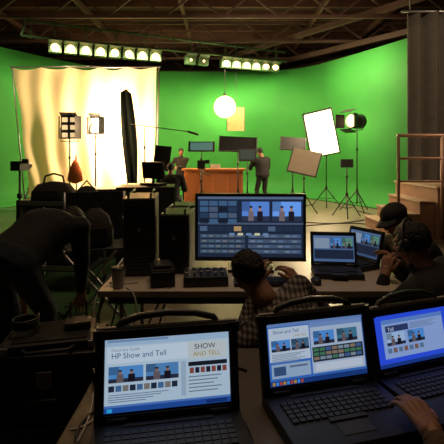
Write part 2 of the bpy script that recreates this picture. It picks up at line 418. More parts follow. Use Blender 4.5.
# ---------------------------------------------------------------- screen UI drawing
def ui(parent,M,w,h,rects,name='screen_display',s=1.0):
    b=MB()
    for r in rects:
        u0,v0,u1,v1,c=r[:5]; ly=r[5] if len(r)>5 else 1
        vs=[M@V(((u-.5)*w,-.0006*ly,v*h)) for u,v in((u0,1-v1),(u1,1-v1),(u1,1-v0),(u0,1-v0))]
        b.faces(vs,[(0,1,2,3)],glow(c,s))
    return b.obj(name,parent,fix=False)
def thumb(R,u0,v0,u1,v1,bg=(.35,.6,.85),ly=3):
    R.append((u0,v0,u1,v1,bg,ly)); du=u1-u0;dv=v1-v0
    R.append((u0,v0,u0+du*.3,v0+dv*.5,tuple(x*.75 for x in bg),ly+1))
    R.append((u0,v0+dv*.75,u1,v1,(.18,.2,.26),ly+1))
    for k,cx in enumerate((.33,.66)):
        R.append((u0+du*(cx-.1),v0+dv*.5,u0+du*(cx+.1),v1,(.12,.1,.14) if k else (.45,.38,.38),ly+2))
        R.append((u0+du*(cx-.04),v0+dv*.28,u0+du*(cx+.04),v0+dv*.5,(.65,.45,.36),ly+2)); R.append((u0+du*(cx-.05),v0+dv*.22,u0+du*(cx+.05),v0+dv*.32,(.1,.08,.08),ly+3))
def laptop(name,loc,rz,bw,sw,sh,tilt,rects,handle=True,bd=.28,s=.68,texts=()):
    e=empty(name,loc,rz)
    b=MB(); b.box((0,-bd/2+.03,.019),(bw,bd,.034),black)
    kw=bw*.84/15
    for r in range(5):
        for c in range(15):
            b.box((-bw*.42+kw*(c+.5),-.045-r*.021,.0385),(kw*.82,.017,.006),keym)
    b.box((0,-.045-5*.021,.0385),(bw*.3,.017,.006),keym)
    b.box((0,-.045-.145,.0365),(.1,.055,.002),dgrey); b.box((0,-.01,.037),(bw*.6,.012,.004),dgrey)
    b.obj('base',e,bevel=.003)
    M=Matrix.Translation((0,.012,.045))@Matrix.Rotation(-tilt,4,'X')
    R=M.to_3x3(); bz=.016; lh=sh+.05
    b=MB(); b.box(M@V((0,.012,lh/2-.01)),(bw,.022,lh),black,R)
    for x in(-bw*.35,bw*.35): b.tube([M@V((x-.03,.0,-.006)),M@V((x+.03,.0,-.006))],.011,dgrey,10)
    t=(bw-sw)/2
    for x in(-1,1): b.box(M@V((x*(sw/2+t/2),-.001,lh/2-.01)),(t-.002,.006,lh-.004),dgrey,R)
    b.box(M@V((0,-.001,bz/2-.008)),(sw+.004,.006,.02),dgrey,R); b.box(M@V((0,-.001,lh-.01-.013)),(sw+.004,.006,lh-sh-bz-.008),dgrey,R)
    if handle:
        hw=bw*.33; top=lh-.01
        b.tube([M@V((-hw-.02,.015,top-.01)),M@V((-hw,.015,top+.018)),M@V((-hw*.6,.015,top+.033)),M@V((0,.015,top+.039)),M@V((hw*.6,.015,top+.033)),M@V((hw,.015,top+.018)),M@V((hw+.02,.015,top-.01))],.0105,dgrey,10)
        for x in(-1,1): b.box(M@V((x*(bw/2-.01),.008,top-.012)),(.03,.035,.03),black,R)
        b.tube([M@V((-bw/2,.01,top+.004)),M@V((bw/2,.01,top+.004))],.006,mat('lid_rim_highlight',(.55,.5,.45),.4),8)  # highlight along the lid's top edge, modelled as a light grey tube
    b.obj('lid',e,bevel=.003)
    S=M@Matrix.Translation((0,.0,bz))
    ui(e,S,sw,sh,[(0,0,1,1,rects[0],0)]+rects[1],s=s)
    for (st,u,v,sz,col) in texts:
        TM=S@Matrix.Translation(((u-.5)*sw,-.005,(1-v)*sh))@Matrix.Rotation(math.pi/2,4,'X')
        text(e,st,TM,sz,glow(col,s))
    return e
rng=random.Random(3)
R1=[(0,0,1,.10,(.70,.78,.84),1),(0,.10,1,.90,(.78,.84,.86),1),(.02,.02,.5,.05,(.5,.6,.72),2),
 (.02,.12,.66,.34,(.86,.89,.9),2),(.66,.12,.98,.36,(.84,.84,.80),2),(0,.93,1,1,(.15,.32,.62),2),(0,.90,1,.93,(.35,.5,.75),2)]
thumb(R1,.03,.38,.30,.60,(.36,.60,.82)); thumb(R1,.32,.38,.58,.60,(.36,.56,.74)); 
R1+=[(.60,.38,.64,.86,(.68,.74,.78),2),(.66,.40,.98,.46,(.12,.13,.16),3)]
for k in range(7): R1.append((.67+k*.045,.48,.67+k*.045+.035,.56,(.14,.15,.2) if k%2 else (.6,.3,.25),3))
for k in range(5): R1.append((.66,.60+k*.05,.93-.03*(k%3),.615+k*.05,(.45,.5,.55),3))
for k in range(10): R1.append((.03+k*.055,.64,.03+k*.055+.045,.72,[(.15,.18,.25),(.3,.45,.6),(.55,.5,.45)][k%3],3))
for k in range(4): R1.append((.03,.76+k*.03,.5-.06*k,.77+k*.03,(.4,.45,.55),3))
R1+=[(.02,.94,.06,.99,(.2,.7,.9),4),(.8,.94,.97,.99,(.1,.22,.45),3)]
laptop('rugged_laptop',(-.153,1.215,TZ),math.radians(10),.425,.368,.20,.18,((.8,.86,.88),R1),
  texts=[("HP Show and Tell",.05,.27,.022,(.2,.35,.5)),("Discovery Guide",.05,.17,.012,(.5,.55,.6)),("SHOW",.71,.22,.021,(.12,.12,.1)),("AND TELL",.70,.32,.018,(.7,.55,.1))])
R2=[(0,0,1,.06,(.45,.56,.75),1),(.01,.08,.42,.62,(.82,.85,.87),2),(.43,.06,.99,.88,(.74,.78,.83),2),(.43,.06,.99,.13,(.5,.6,.77),3),(0,.92,1,1,(.12,.25,.5),2)]
thumb(R2,.03,.28,.22,.46); thumb(R2,.23,.28,.41,.46,(.3,.45,.55))
thumb(R2,.46,.2,.68,.42); thumb(R2,.71,.2,.93,.42,(.3,.5,.6))
R2+=[(.44,.46,.98,.7,(.16,.18,.22),3)]
for r in range(3):
    for k in range(8): R2.append((.45+k*.065,.48+r*.07,.45+k*.065+.055,.53+r*.07,[(.55,.6,.62),(.3,.5,.35),(.3,.4,.6),(.6,.5,.4)][rng.randrange(4)],4))
for k in range(6): R2.append((.03,.5+k*.025,.36-.04*(k%3),.51+k*.025,(.5,.55,.6),4))
R2+=[(.02,.66,.41,.88,(.66,.73,.8),2),(.04,.70,.16,.84,(.25,.35,.5),3),(.2,.7,.38,.73,(.4,.45,.55),3),(.46,.73,.96,.85,(.85,.86,.87),3)]
for k in range(9): R2.append((.02+k*.035,.935,.045+k*.035,.985,[(.8,.6,.2),(.3,.6,.9),(.8,.3,.2)][k%3],3))
laptop('rugged_laptop.001',(.328,1.365,TZ),math.radians(15),.40,.35,.19,.2,((.25,.45,.75),R2),
  texts=[("Show and Tell",.05,.17,.016,(.2,.3,.5)),("AND TELL",.26,.24,.010,(.75,.55,.1))])
R3=[(.08,.10,.9,.84,(.62,.70,.86),1),(.08,.10,.9,.18,(.42,.56,.8),2),(0,.93,1,1,(.12,.25,.55),2),(.12,.22,.42,.34,(.2,.25,.4),3)]
thumb(R3,.12,.36,.36,.6,(.7,.8,.9)); thumb(R3,.4,.36,.62,.6)
for k in range(5): R3.append((.44,.22+k*.025,.8-.05*(k%3),.23+k*.025,(.45,.5,.6),3))
for k in range(7): R3.append((.12+k*.07,.65,.12+k*.07+.05,.74,[(.4,.5,.6),(.55,.4,.35)][k%2],3))
laptop('rugged_laptop.002',(.712,1.49,TZ),math.radians(20),.38,.34,.172,.22,((.2,.34,.9),R3),texts=[("Tell",.14,.32,.018,(.9,.9,.95))])
# ---------------------------------------------------------------- mid table gear
e=empty('production_monitor',(.19,2.82,MT),math.radians(-2))
b=MB(); b.box((0,0,.01),(.3,.2,.02),black); b.box((0,.03,.06),(.07,.03,.1),black); b.box((0,.02,.28),(.745,.035,.45),black); b.box((0,.045,.28),(.45,.03,.3),dgrey)
for x in(-1,1): b.box((x*.363,-.001,.28),(.018,.01,.45),dgrey)
b.box((0,-.001,.496),(.745,.01,.018),dgrey); b.box((0,-.001,.065),(.745,.01,.025),dgrey); b.obj('housing',e,bevel=.004)
RM=[(0,0,1,.04,(.35,.4,.48),1)]
for r in range(4):
    for c in range(4):
        k=rng.randrange(4); RM.append((.02+c*.09,.07+r*.1,.02+c*.09+.08,.15+r*.1,[(.16,.22,.3),(.3,.34,.4),(.1,.12,.16),(.25,.35,.45)][k],2))
thumb(RM,.42,.08,.68,.40,(.35,.5,.75)); thumb(RM,.71,.08,.98,.40,(.42,.6,.85))
RM+=[(0,.43,1,.46,(.3,.33,.4),2)]
for c in range(12): RM.append((.02+c*.081,.49,.02+c*.081+.07,.57,[(.14,.18,.24),(.3,.36,.44),(.7,.55,.35)][0 if c%4 else 1+(c//4)%2],2))
for r in range(4):
    RM.append((.02,.62+r*.085,.45,.68+r*.085,(.24,.28,.34),2)); RM.append((.48,.62+r*.085,.98,.68+r*.085,(.28,.33,.4),2))
    for c in range(6): RM.append((.04+c*.065,.635+r*.085,.04+c*.065+.045,.665+r*.085,[(.36,.42,.48),(.42,.42,.4),(.3,.38,.38)][(c+r)%3],3))
    for c in range(7): RM.append((.50+c*.066,.635+r*.085,.50+c*.066+.045,.665+r*.085,[(.36,.42,.5),(.44,.46,.5),(.26,.3,.36)][(c*2+r)%3],3))
for c in range(5): RM.append((.3+c*.08,.60,.3+c*.08+.05,.64,(.8,.75,.6) if c%2 else (.4,.5,.6),4))
ui(e,Matrix.Translation((0,-.004,.08)),.705,.405,[(0,0,1,1,(.12,.15,.21),0)]+RM,s=1.)
RL=[(0,0,1,.07,(.4,.5,.65),1),(.02,.1,.4,.5,(.6,.65,.7),2),(.02,.55,.98,.9,(.15,.18,.25),2)]
thumb(RL,.43,.1,.68,.5); thumb(RL,.71,.1,.97,.5,(.4,.6,.5))
laptop('laptop',(.74,2.76,MT),math.radians(-6),.3,.265,.17,.25,((.35,.45,.6),RL),handle=False,bd=.22)
laptop('laptop.001',(.96,2.93,MT),math.radians(-62),.3,.27,.17,.25,((.3,.38,.5),RL),handle=False,bd=.22,s=.6)
def tower(name,x,y,z,w,d,h,rz=0):
    b=MB(); b.box((0,0,h/2),(w,d,h),black); b.box((0,-d/2-.006,h/2),(w*.96,.014,h*.97),dgrey)
    for k in range(3): b.box((0,-d/2-.015,h*(.88-.09*k)),(w*.8,.006,h*.07),black)
    for k in range(10): b.box((0,-d/2-.015,h*(.08+.045*k)),(w*.75,.006,h*.02),black)
    b.tube([(0,-d/2-.016,h*.6),(0,-d/2-.02,h*.6)],.012,steel,12)
    for sx in(-1,1):
        b.tube([(sx*w*.35,-d/2+.02,h),(sx*w*.35,-d/2+.03,h+.025),(sx*w*.35,d/2-.03,h+.025),(sx*w*.35,d/2-.02,h)],.008,black)
    return b.obj(name,loc=(x,y,z),rz=rz,bevel=.004)
tower('computer_tower',-.545,2.87,MT,.2,.42,.49,.1)
tower('computer_tower.001',-.30,2.9,MT,.19,.36,.38,-.05)
b=MB(); b.box((0,0,.05),(.14,.2,.1),black); b.box((0,-.1,.05),(.13,.01,.08),dgrey); b.box((0,0,.11),(.1,.14,.02),dgrey); b.obj('audio_interface_box',loc=(-.36,2.52,MT),rz=.2,bevel=.004)
def keyboard(name,x,y,z,rz,w=.42):
    b=MB(); b.box((0,0,.011),(w,.14,.02),black)
    kw=w*.94/18
    for r in range(5):
        for c in range(18): b.box((-w*.47+kw*(c+.5),.05-r*.024,.023),(kw*.82,.019,.008),keym)
    return b.obj(name,loc=(x,y,z),rz=rz,bevel=.002)
keyboard('keyboard',.27,2.5,MT,0,.40)
b=MB(); b.ball((0,0,.012),(.03,.052,.02),black); b.box((0,.03,.03),(.006,.015,.006),dgrey); b.obj('computer_mouse',loc=(.56,2.5,MT+.006))
b=MB(); b.box((0,0,.03),(.26,.2,.055),dgrey)
for k in range(6): b.box((-.11+k*.042,-.03,.062),(.012,.1,.004),black); b.box((-.11+k*.042,-.05+.01*(k%4),.068),(.018,.012,.012),white); b.tube([(-.11+k*.042,.06,.058),(-.11+k*.042,.06,.072)],.008,steel,8)
b.obj('audio_mixer',loc=(-.1,2.53,MT),rz=.08,bevel=.003)
b=MB(); b.tube([(0,0,0),(0,0,.01),(0,0,.1),(0,0,.11)],[.03,.032,.04,.041],white,18); b.tube([(0,0,.11),(0,0,.116)],[.043,.04],dgrey,18); b.obj('paper_cup',loc=(-.60,2.43,MT))
def cable(name,pts,r=.004,m=black):
    cu=bpy.data.curves.new(name,'CURVE'); cu.dimensions='3D'; cu.bevel_depth=r; cu.bevel_resolution=2
    sp=cu.splines.new('NURBS'); sp.points.add(len(pts)-1); sp.use_endpoint_u=True; sp.order_u=4
    for p,q in zip(sp.points,pts): p.co=(q[0],q[1],q[2],1)
    cu.materials.append(m); o=bpy.data.objects.new(name,cu); sc.collection.objects.link(o); return o
z=TZ+.005
wcab=mat('white_cable',(.6,.58,.55),.5); gcab=mat('grey_cable',(.05,.05,.05),.5)
cable('power_cable',[(-.36,1.15,z),(-.42,1.1,z),(-.40,1.0,z),(-.33,.98,z),(-.30,1.03,z),(-.36,1.09,z),(-.44,1.2,z),(-.40,1.35,z),(-.2,1.5,z)],.0045,gcab)
cable('power_cable.001',[(.04,1.3,z),(.1,1.2,z),(.06,1.05,z),(.12,.95,z),(.15,.8,z)],.004)
cable('power_cable.002',[(.09,1.55,z),(.0,1.62,z),(-.2,1.58,z),(-.3,1.66,z),(-.42,1.6,z),(-.5,1.5,z+.01),(-.52,1.5,.3),(-.55,1.6,.01)],.005)
cable('usb_cable',[(-.37,.95,z),(-.30,.92,z),(-.34,.86,z),(-.42,.9,z),(-.43,1.05,z),(-.38,1.22,z),(-.43,1.4,z)],.003,wcab)
cable('usb_cable.001',[(-.40,1.55,z),(-.34,1.45,z),(-.42,1.36,z),(-.36,1.28,z),(-.43,1.2,z),(-.47,1.25,z-.01),(-.50,1.3,.5),(-.52,1.4,.2)],.003,wcab)
cable('video_cable',[(-.66,2.5,MT+.006),(-.72,2.4,.6),(-.74,2.3,.3),(-.9,2.2,.012),(-.6,2.0,.012),(-.8,1.8,.012),(-1.2,1.9,.012)],.007)
cable('video_cable.001',[(-.3,2.42,MT+.006),(-.32,2.33,.68),(-.36,2.3,.5),(-.4,2.34,.35),(-.5,2.32,.2),(-.4,2.2,.012),(0,2.3,.012)],.006)
cable('video_cable.002',[(-.62,2.7,MT+.006),(-.70,2.6,MT+.01),(-.76,2.55,.6),(-.78,2.7,.3),(-.95,2.9,.012),(-1.4,3.3,.012),(-1.1,3.6,.012),(-1.8,4.2,.012)],.007)
cable('video_cable.003',[(-.68,2.95,MT+.006),(-.75,3.0,.5),(-.8,3.1,.012),(-1.3,3.2,.012),(-1.9,3.0,.012),(-2.4,3.6,.012),(-3,4,.012)],.008)
cable('video_cable.004',[(-.55,2.4,MT+.008),(-.50,2.36,MT+.008),(-.46,2.33,.66),(-.5,2.3,.5),(-.62,2.32,.42),(-.72,2.33,.56),(-.73,2.4,.72),(-.66,2.46,MT+.008),(-.5,2.5,MT+.008)],.005,wcab)
cable('floor_cable',[(1.6,9.5,.01),(2.2,9.0,.01),(3,9.4,.01),(3.4,8.6,.01),(2.6,8.0,.01),(2.0,7,.01)],.012)
cable('floor_cable.001',[(3.6,11.2,.01),(3.9,10.4,.01),(3.4,9.7,.01),(2.8,9.2,.01),(1.0,8.6,.01)],.012)
cable('cable_coil',[(-1.15+.16*math.cos(k*.9),2.05+.16*math.sin(k*.9),.012+.0022*k) for k in range(36)],.008)
cable('cable_coil.001',[(-.86+.06*math.cos(k*.9),1.84+.06*math.sin(k*.9),.745+.0015*k) for k in range(30)],.005,gcab)
b=MB(); b.box((0,0,.02),(.13,.07,.035),black); b.box((0,-.036,.02),(.08,.003,.012),dgrey); b.obj('power_adapter',loc=(-.39,1.50,TZ),rz=.5,bevel=.004)
for nm,lc,rr_ in (('wireless_receiver',(-.38,1.68,TZ),-.2),('wireless_receiver.001',(-.65,1.90,.728),.3)):
    b=MB(); b.box((0,0,.015),(.11,.08,.028),dgrey); b.box((0,-.041,.015),(.09,.003,.016),black)
    for s in(-.035,.035): b.tube([(s,.03,.028),(s,.035,.10)],.004,black)
    b.obj(nm,loc=lc,rz=rr_,bevel=.003)
b=MB(); b.box((0,0,.02),(.4,.06,.04),white)
for k in range(6): b.box((-.15+k*.06,0,.043),(.035,.03,.006),dgrey)
b.box((-.15,0,.06),(.04,.035,.035),black); b.box((.03,0,.06),(.04,.035,.035),black); b.obj('power_strip',loc=(-.98,2.2,0),rz=.6,bevel=.003)
# hard cases stacked behind the left laptop
def case(name,x,y,z,w,d,h,rz=0):
    b=MB(); b.box((0,0,h/2),(w,d,h),black)
    for sx in(-1,1):
        for sy in(-1,1): b.box((sx*w/2,sy*d/2,h/2),(.022,.022,h),blkmetal)
    b.box((0,0,h-.008),(w+.01,d+.01,.015),dgrey); b.box((0,0,h*.65),(w+.008,d+.008,.012),blkmetal)
    b.box((0,-d/2-.01,h*.65),(.06,.015,.07),steel); b.tube([(-.06,-d/2-.01,h*.4),(-.05,-d/2-.04,h*.4),(.05,-d/2-.04,h*.4),(.06,-d/2-.01,h*.4)],.008,blkmetal)
    return b.obj(name,loc=(x,y,z),rz=rz,bevel=.004)
case('equipment_case',-.76,1.86,0,.46,.34,.40,.1)
case('equipment_case.001',-.75,1.87,.40,.42,.30,.28,.16)
b=MB(); b.box((0,0,.02),(.36,.25,.035),dgrey); b.box((0,0,.04),(.3,.2,.008),black); 
for sx in(-1,1): b.box((sx*.17,-.12,.02),(.03,.02,.03),steel)
b.tube([(-.1,-.13,.02),(-.08,-.16,.02),(.08,-.16,.02),(.1,-.13,.02)],.008,dgrey)
b.obj('closed_laptop',loc=(-.75,1.86,.681),rz=.25,bevel=.006)
def chair(name,x,y,rz,seat=.45,m=matte):
    b=MB(); b.box((0,0,seat-.025),(.42,.42,.05),m); b.box((0,-.2,seat+.33),(.4,.035,.3),m,Rx(.12))
    for sx in(-1,1):
        b.tube([(sx*.19,-.19,0),(sx*.19,-.19,seat),(sx*.19,-.23,seat+.47)],.013,blkmetal); b.tube([(sx*.19,.19,0),(sx*.19,.19,seat-.02)],.013,blkmetal)
        b.tube([(sx*.19,-.19,.2),(sx*.19,.19,.2)],.009,blkmetal)
    b.tube([(-.19,.19,.2),(.19,.19,.2)],.009,blkmetal)
    return b.obj(name,loc=(x,y,0),rz=rz,bevel=.01)
chair('office_chair',-.80,1.22,-1.3)
b=MB()
for sy in(-.22,.22):
    b.tube([(-.27,sy,0.012),(.27,sy,.68)],.014,steel); b.tube([(.27,sy,0.012),(-.27,sy,.68)],.014,steel)
for sx in(-.27,.27):
    b.tube([(sx,-.25,.7),(sx,.25,.7)],.014,steel); b.tube([(sx,.22,.68),(sx,.25,1.15)],.014,steel); b.tube([(sx,-.22,.68),(sx,-.22,.9)],.012,steel); b.tube([(sx,-.25,.9),(sx,.24,.9)],.02,white)
    b.tube([(sx,-.22,.014),(sx,.22,.014)],.012,blkmetal)
b.box((0,0,.69),(.54,.4,.012),matte); b.box((0,.25,1.05),(.56,.012,.2),matte)
b.tube([(-.27,-.22,.25),(.27,-.22,.25)],.01,steel)
b.obj('director_chair',loc=(-1.12,3.75,0),rz=.35)
b=MB(); b.loft([(0,0,0),(0,0,.02),(0,0,.14),(0,0,.26),(0,0,.33)],[(.13,.10),(.16,.12),(.16,.12),(.12,.09),(.04,.03)],V((1,0,0)),V((0,1,0)),mat('dark_backpack',(.03,.025,.022),.8,scale=25,bump=.5),pw=.6)
b.box((0,-.12,.1),(.2,.05,.14),matte); b.tube([(-.05,0,.32),(0,0,.38),(.05,0,.32)],.01,matte); b.obj('backpack',loc=(-1.13,3.74,.698),rz=.3,bevel=.008)
b=MB()
for z in(.25,.95):
    b.box((0,0,z),(.8,.5,.03),dgrey); b.box((0,-.25,z+.025),(.8,.015,.05),steel)
for sx in(-1,1):
    for sy in(-1,1): b.tube([(sx*.38,sy*.23,.08),(sx*.38,sy*.23,.98)],.014,steel); b.ball((sx*.38,sy*.23,.045),(.02,.045,.045),black)
b.box((.1,0,.4),(.45,.35,.26),black)
b.obj('equipment_cart',loc=(-1.80,4.8,0),rz=-.1,bevel=.004)
b=MB(); bag=mat('black_nylon_bag',(.02,.018,.018),.8,scale=25,bump=.6)
b.loft([(0,0,0),(0,0,.02),(0,0,.12),(0,0,.2),(0,0,.23)],[(.2,.14),(.24,.17),(.23,.16),(.17,.11),(.05,.04)],V((1,0,0)),V((0,1,0)),bag,pw=.6)
b.tube([(-.12,0,.2),(-.1,0,.29),(0,0,.32),(.1,0,.29),(.12,0,.2)],.012,bag); b.box((0,-.165,.09),(.26,.04,.1),bag); b.obj('camera_bag',loc=(-1.92,4.8,.968),bevel=.01)
b=MB(); b.loft([(0,0,0),(0,0,.02),(0,0,.1),(0,0,.16),(0,0,.18)],[(.12,.12),(.14,.15),(.13,.14),(.08,.08),(.02,.03)],V((1,0,0)),V((0,1,0)),bag,pw=.7); b.tube([(-.08,0,.15),(0,0,.24),(.08,0,.15)],.01,bag); b.obj('camera_bag.001',loc=(-1.54,4.78,.968))
case('flight_case',-.98,5.5,0,.7,.55,1.1,.1)
case('flight_case.001',-2.5,6.2,0,.8,.5,.85,-.2)
case('flight_case.002',-.55,6.5,0,.5,.5,.75,.0)
case('flight_case.003',-1.75,6.4,0,.6,.5,1.0,.15)
b=MB(); b.box((0,0,.02),(.3,.2,.03),black); b.tube([(0,0,.03),(0,0,.1)],.02,black); b.box((0,0,.2),(.34,.05,.22),black,Rx(-.15)); b.box((0,-.03,.2),(.3,.006,.18),dgrey,Rx(-.15)); b.obj('small_monitor',loc=(-.9,5.5,1.1),rz=2.6,bevel=.004)
b=MB(); tripod(b,-2.6,5.4,1.3,.4); b.box((-2.6,5.4,1.36),(.12,.25,.12),black); b.tube([(-2.6,5.5,1.36),(-2.6,5.65,1.36)],.05,black,14); b.box((-2.51,5.36,1.42),(.08,.02,.06),black); b.obj('camcorder_on_tripod')
# ---------------------------------------------------------------- people
def ik(a,t,l1,l2,pole):
    a=V(a);t=V(t);d=t-a; L=min(d.length,(l1+l2)*.999); u=d.normalized(); t=a+u*L
    x=(l1*l1-l2*l2+L*L)/(2*L); h=math.sqrt(max(0,l1*l1-x*x))
    p=V(pole)-u*V(pole).dot(u); p.normalize()
    return a+u*x+p*h,t
def remesh(b,name,vox,sm,parent,segs=None,mats=None):
    o=b.obj(name+'_src'); 
    m=o.modifiers.new('r','REMESH'); m.mode='VOXEL'; m.voxel_size=vox; m.use_smooth_shade=True
    if sm: s=o.modifiers.new('s','SMOOTH'); s.factor=.5; s.iterations=sm
    dg=bpy.context.evaluated_depsgraph_get(); me=bpy.data.meshes.new_from_object(o.evaluated_get(dg))
    bpy.data.objects.remove(o); me.name=name; me.materials.clear()
    r=bpy.data.objects.new(name,me); sc.collection.objects.link(r); r.parent=parent
    for mm in mats: me.materials.append(mm)
    if segs:
        for f in me.polygons:
            c=f.center; best=1e9;bi=0
            for (a,bb,ra,rb,mi) in segs:
                ab=bb-a; t=max(0,min(1,(c-a).dot(ab)/max(ab.length_squared,1e-9))); dd=(c-(a+ab*t)).length-(ra+(rb-ra)*t)
                if dd<best: best=dd;bi=mi
            f.material_index=bi
    for f in me.polygons: f.use_smooth=True
    return r
def hand(parent,wrist,fdir,nrm,thumbsign,curl,fine,name):
    y=fdir.normalized(); zz=(nrm-y*nrm.dot(y)).normalized(); x=y.cross(zz).normalized()*thumbsign
    P=lambda q: wrist+x*q[0]+y*q[1]+zz*q[2]
    b=MB()
    bases=[(.03,.088,0),(.010,.093,.003),(-.010,.088,.002),(-.029,.078,0)]; lens=[.072,.08,.074,.058]
    b.cap(P((.008,0,0)),P((-.004,.03,0)),.024,.02,skin); b.cap(P((-.01,0,0)),P((.004,.03,0)),.022,.02,skin)
    for k,(bs,ln) in enumerate(zip(bases,lens)):
        b.cap(P((bs[0]*.6,.01,0)),P(bs),.014,.0125,skin)
        a=curl*.6; p=V(bs)
        for j,fr in enumerate((.45,.3,.25)):
            a+=curl*(.5 if j==0 else .8); q=p+V((.004*(1.5-k)*.5,math.cos(a)*ln*fr,-math.sin(a)*ln*fr))
            b.cap(P(p),P(q),.0098-.0012*j,.0088-.0012*j,skin); p=q
    p0=V((.018,.02,-.004)); p1=V((.043,.05,-.012)); p2=V((.056,.078,-.02)); p3=V((.058,.1,-.028))
    b.cap(P(p0),P(p1),.016,.0125,skin); b.cap(P(p1),P(p2),.0118,.0105,skin); b.cap(P(p2),P(p3),.0105,.0085,skin)
    return remesh(b,name,.0038 if fine else .006,2,parent,None,[skin])
def head(parent,c,fwd,up,hairm_,extras,vox,hairlen=0,sk=skin):
    y=fwd.normalized(); x=y.cross(up).normalized(); z=x.cross(y).normalized()
    M=Matrix(((x.x,y.x,z.x,c.x),(x.y,y.y,z.y,c.y),(x.z,y.z,z.z,c.z),(0,0,0,1))); R=M.to_3x3()
    b=MB(); BL=lambda q,r:b.ball(M@V(q),r,sk,R)
    BL((0,-.012,.032),(.074,.094,.086)); BL((0,.022,-.035),(.058,.066,.072)); BL((0,.05,-.088),(.026,.026,.02)); BL((0,.066,.03),(.058,.024,.02))
    b.cap(M@V((0,.085,.022)),M@V((0,.108,-.018)),.009,.014,sk); 
    for s in(-1,1):
        BL((s*.011,.098,-.022),(.009,.01,.008)); BL((s*.078,-.006,-.004),(.009,.018,.03)); BL((s*.04,.062,-.02),(.022,.02,.022))
    BL((0,.085,-.05),(.024,.012,.006)); BL((0,.083,-.06),(.02,.012,.007))
    b.cap(M@V((0,-.02,-.06)),M@V((0,-.035,-.14)),.056,.06,sk)
    remesh(b,'head',vox,1,parent,None,[sk])
    b=MB()
    for s in(-1,1):
        b.ball(M@V((s*.03,.08,.006)),(.014,.01,.0085),eyew,R,10,8); b.ball(M@V((s*.03,.0895,.006)),(.0055,.003,.0055),eyed,R,10,6)
        b.cap(M@V((s*.016,.09,.026)),M@V((s*.045,.08,.028)),.0035,.003,hairm_,8,3)
    b.ball(M@V((0,.0945,-.055)),(.02,.004,.0035),lip,R,12,8)
    b.obj('face_features',parent)
    b=MB(); seg,rg=44,28; vs=[];fs=[];ok=[]
    for i in range(rg+1):
        th=math.pi*i/rg
        for k in range(seg):
            ph=2*math.pi*k/seg; p=V((math.sin(th)*math.cos(ph),math.sin(th)*math.sin(ph),math.cos(th)))
            n=noise.noise(p*4+c)*.06+noise.noise(p*13)*.06
            q=V((p.x*.083,p.y*.102-.014,p.z*.096+.034))*(1+n)
            if p.z<-.2: q=V((q.x*.93,q.y-.004,q.z-hairlen*(-.2-p.z)))
            vs.append(M@q); lim=.055 if q.y>.045 else (-.0 if q.y>-.01 else -.065-hairlen); ok.append(q.z>lim)
    for i in range(rg):
        for k in range(seg):
            f=(i*seg+k,(i+1)*seg+k,(i+1)*seg+(k+1)%seg,i*seg+(k+1)%seg)
            if all(ok[j] for j in f): fs.append(f)
    b.faces(vs,fs,hairm_,True); o=b.obj('hair',parent); s=o.modifiers.new('s','SOLIDIFY'); s.thickness=.016; s.offset=-1
    if 'cap' in extras:
        cm=mat('black_cap',(.02,.02,.022),.8,scale=30,bump=.3); b=MB(); vs=[];fs=[]
        for i in range(9):
            th=math.pi/2*i/8
            for k in range(28):
                ph=2*math.pi*k/28; vs.append(M@V((math.sin(th)*math.cos(ph)*.093,math.sin(th)*math.sin(ph)*.113-.01,math.cos(th)*.092+.045)))
        for i in range(8):
            for k in range(28): fs.append((i*28+k,(i+1)*28+k,(i+1)*28+(k+1)%28,i*28+(k+1)%28))
        b.faces(vs,fs,cm,True); b.ball(M@V((0,-.01,.137)),(.008,.008,.005),cm,R)
        vs=[];fs=[]
        for i in range(13):
            a=math.radians(25+130*i/12)
            for j in range(4):
                rr=j/3; vs.append(M@V((math.cos(a)*(.092+.012*rr),math.sin(a)*(.108+.075*rr)-.01,.045-.02*rr-.012*abs(math.cos(a))*rr)))
        for i in range(12):
            for j in range(3): a=i*4+j; fs.append((a,a+1,a+5,a+4))
        b.faces(vs,fs,cm,True); o=b.obj('baseball_cap',parent); s=o.modifiers.new('s','SOLIDIFY'); s.thickness=.004
    if 'headset' in extras:
        b=MB(); b.tube([M@V((.098*math.cos(a),-.01,.03+.115*math.sin(a))) for a in [math.pi*k/14 for k in range(15)]],.007,dgrey)
        for s in(-1,1): b.ball(M@V((s*.094,-.008,0)),(.018,.036,.04),black,R)
        b.tube([M@V((-.1,.02,-.01)),M@V((-.09,.07,-.05)),M@V((-.04,.12,-.06))],.004,black)
        b.obj('headset',parent)
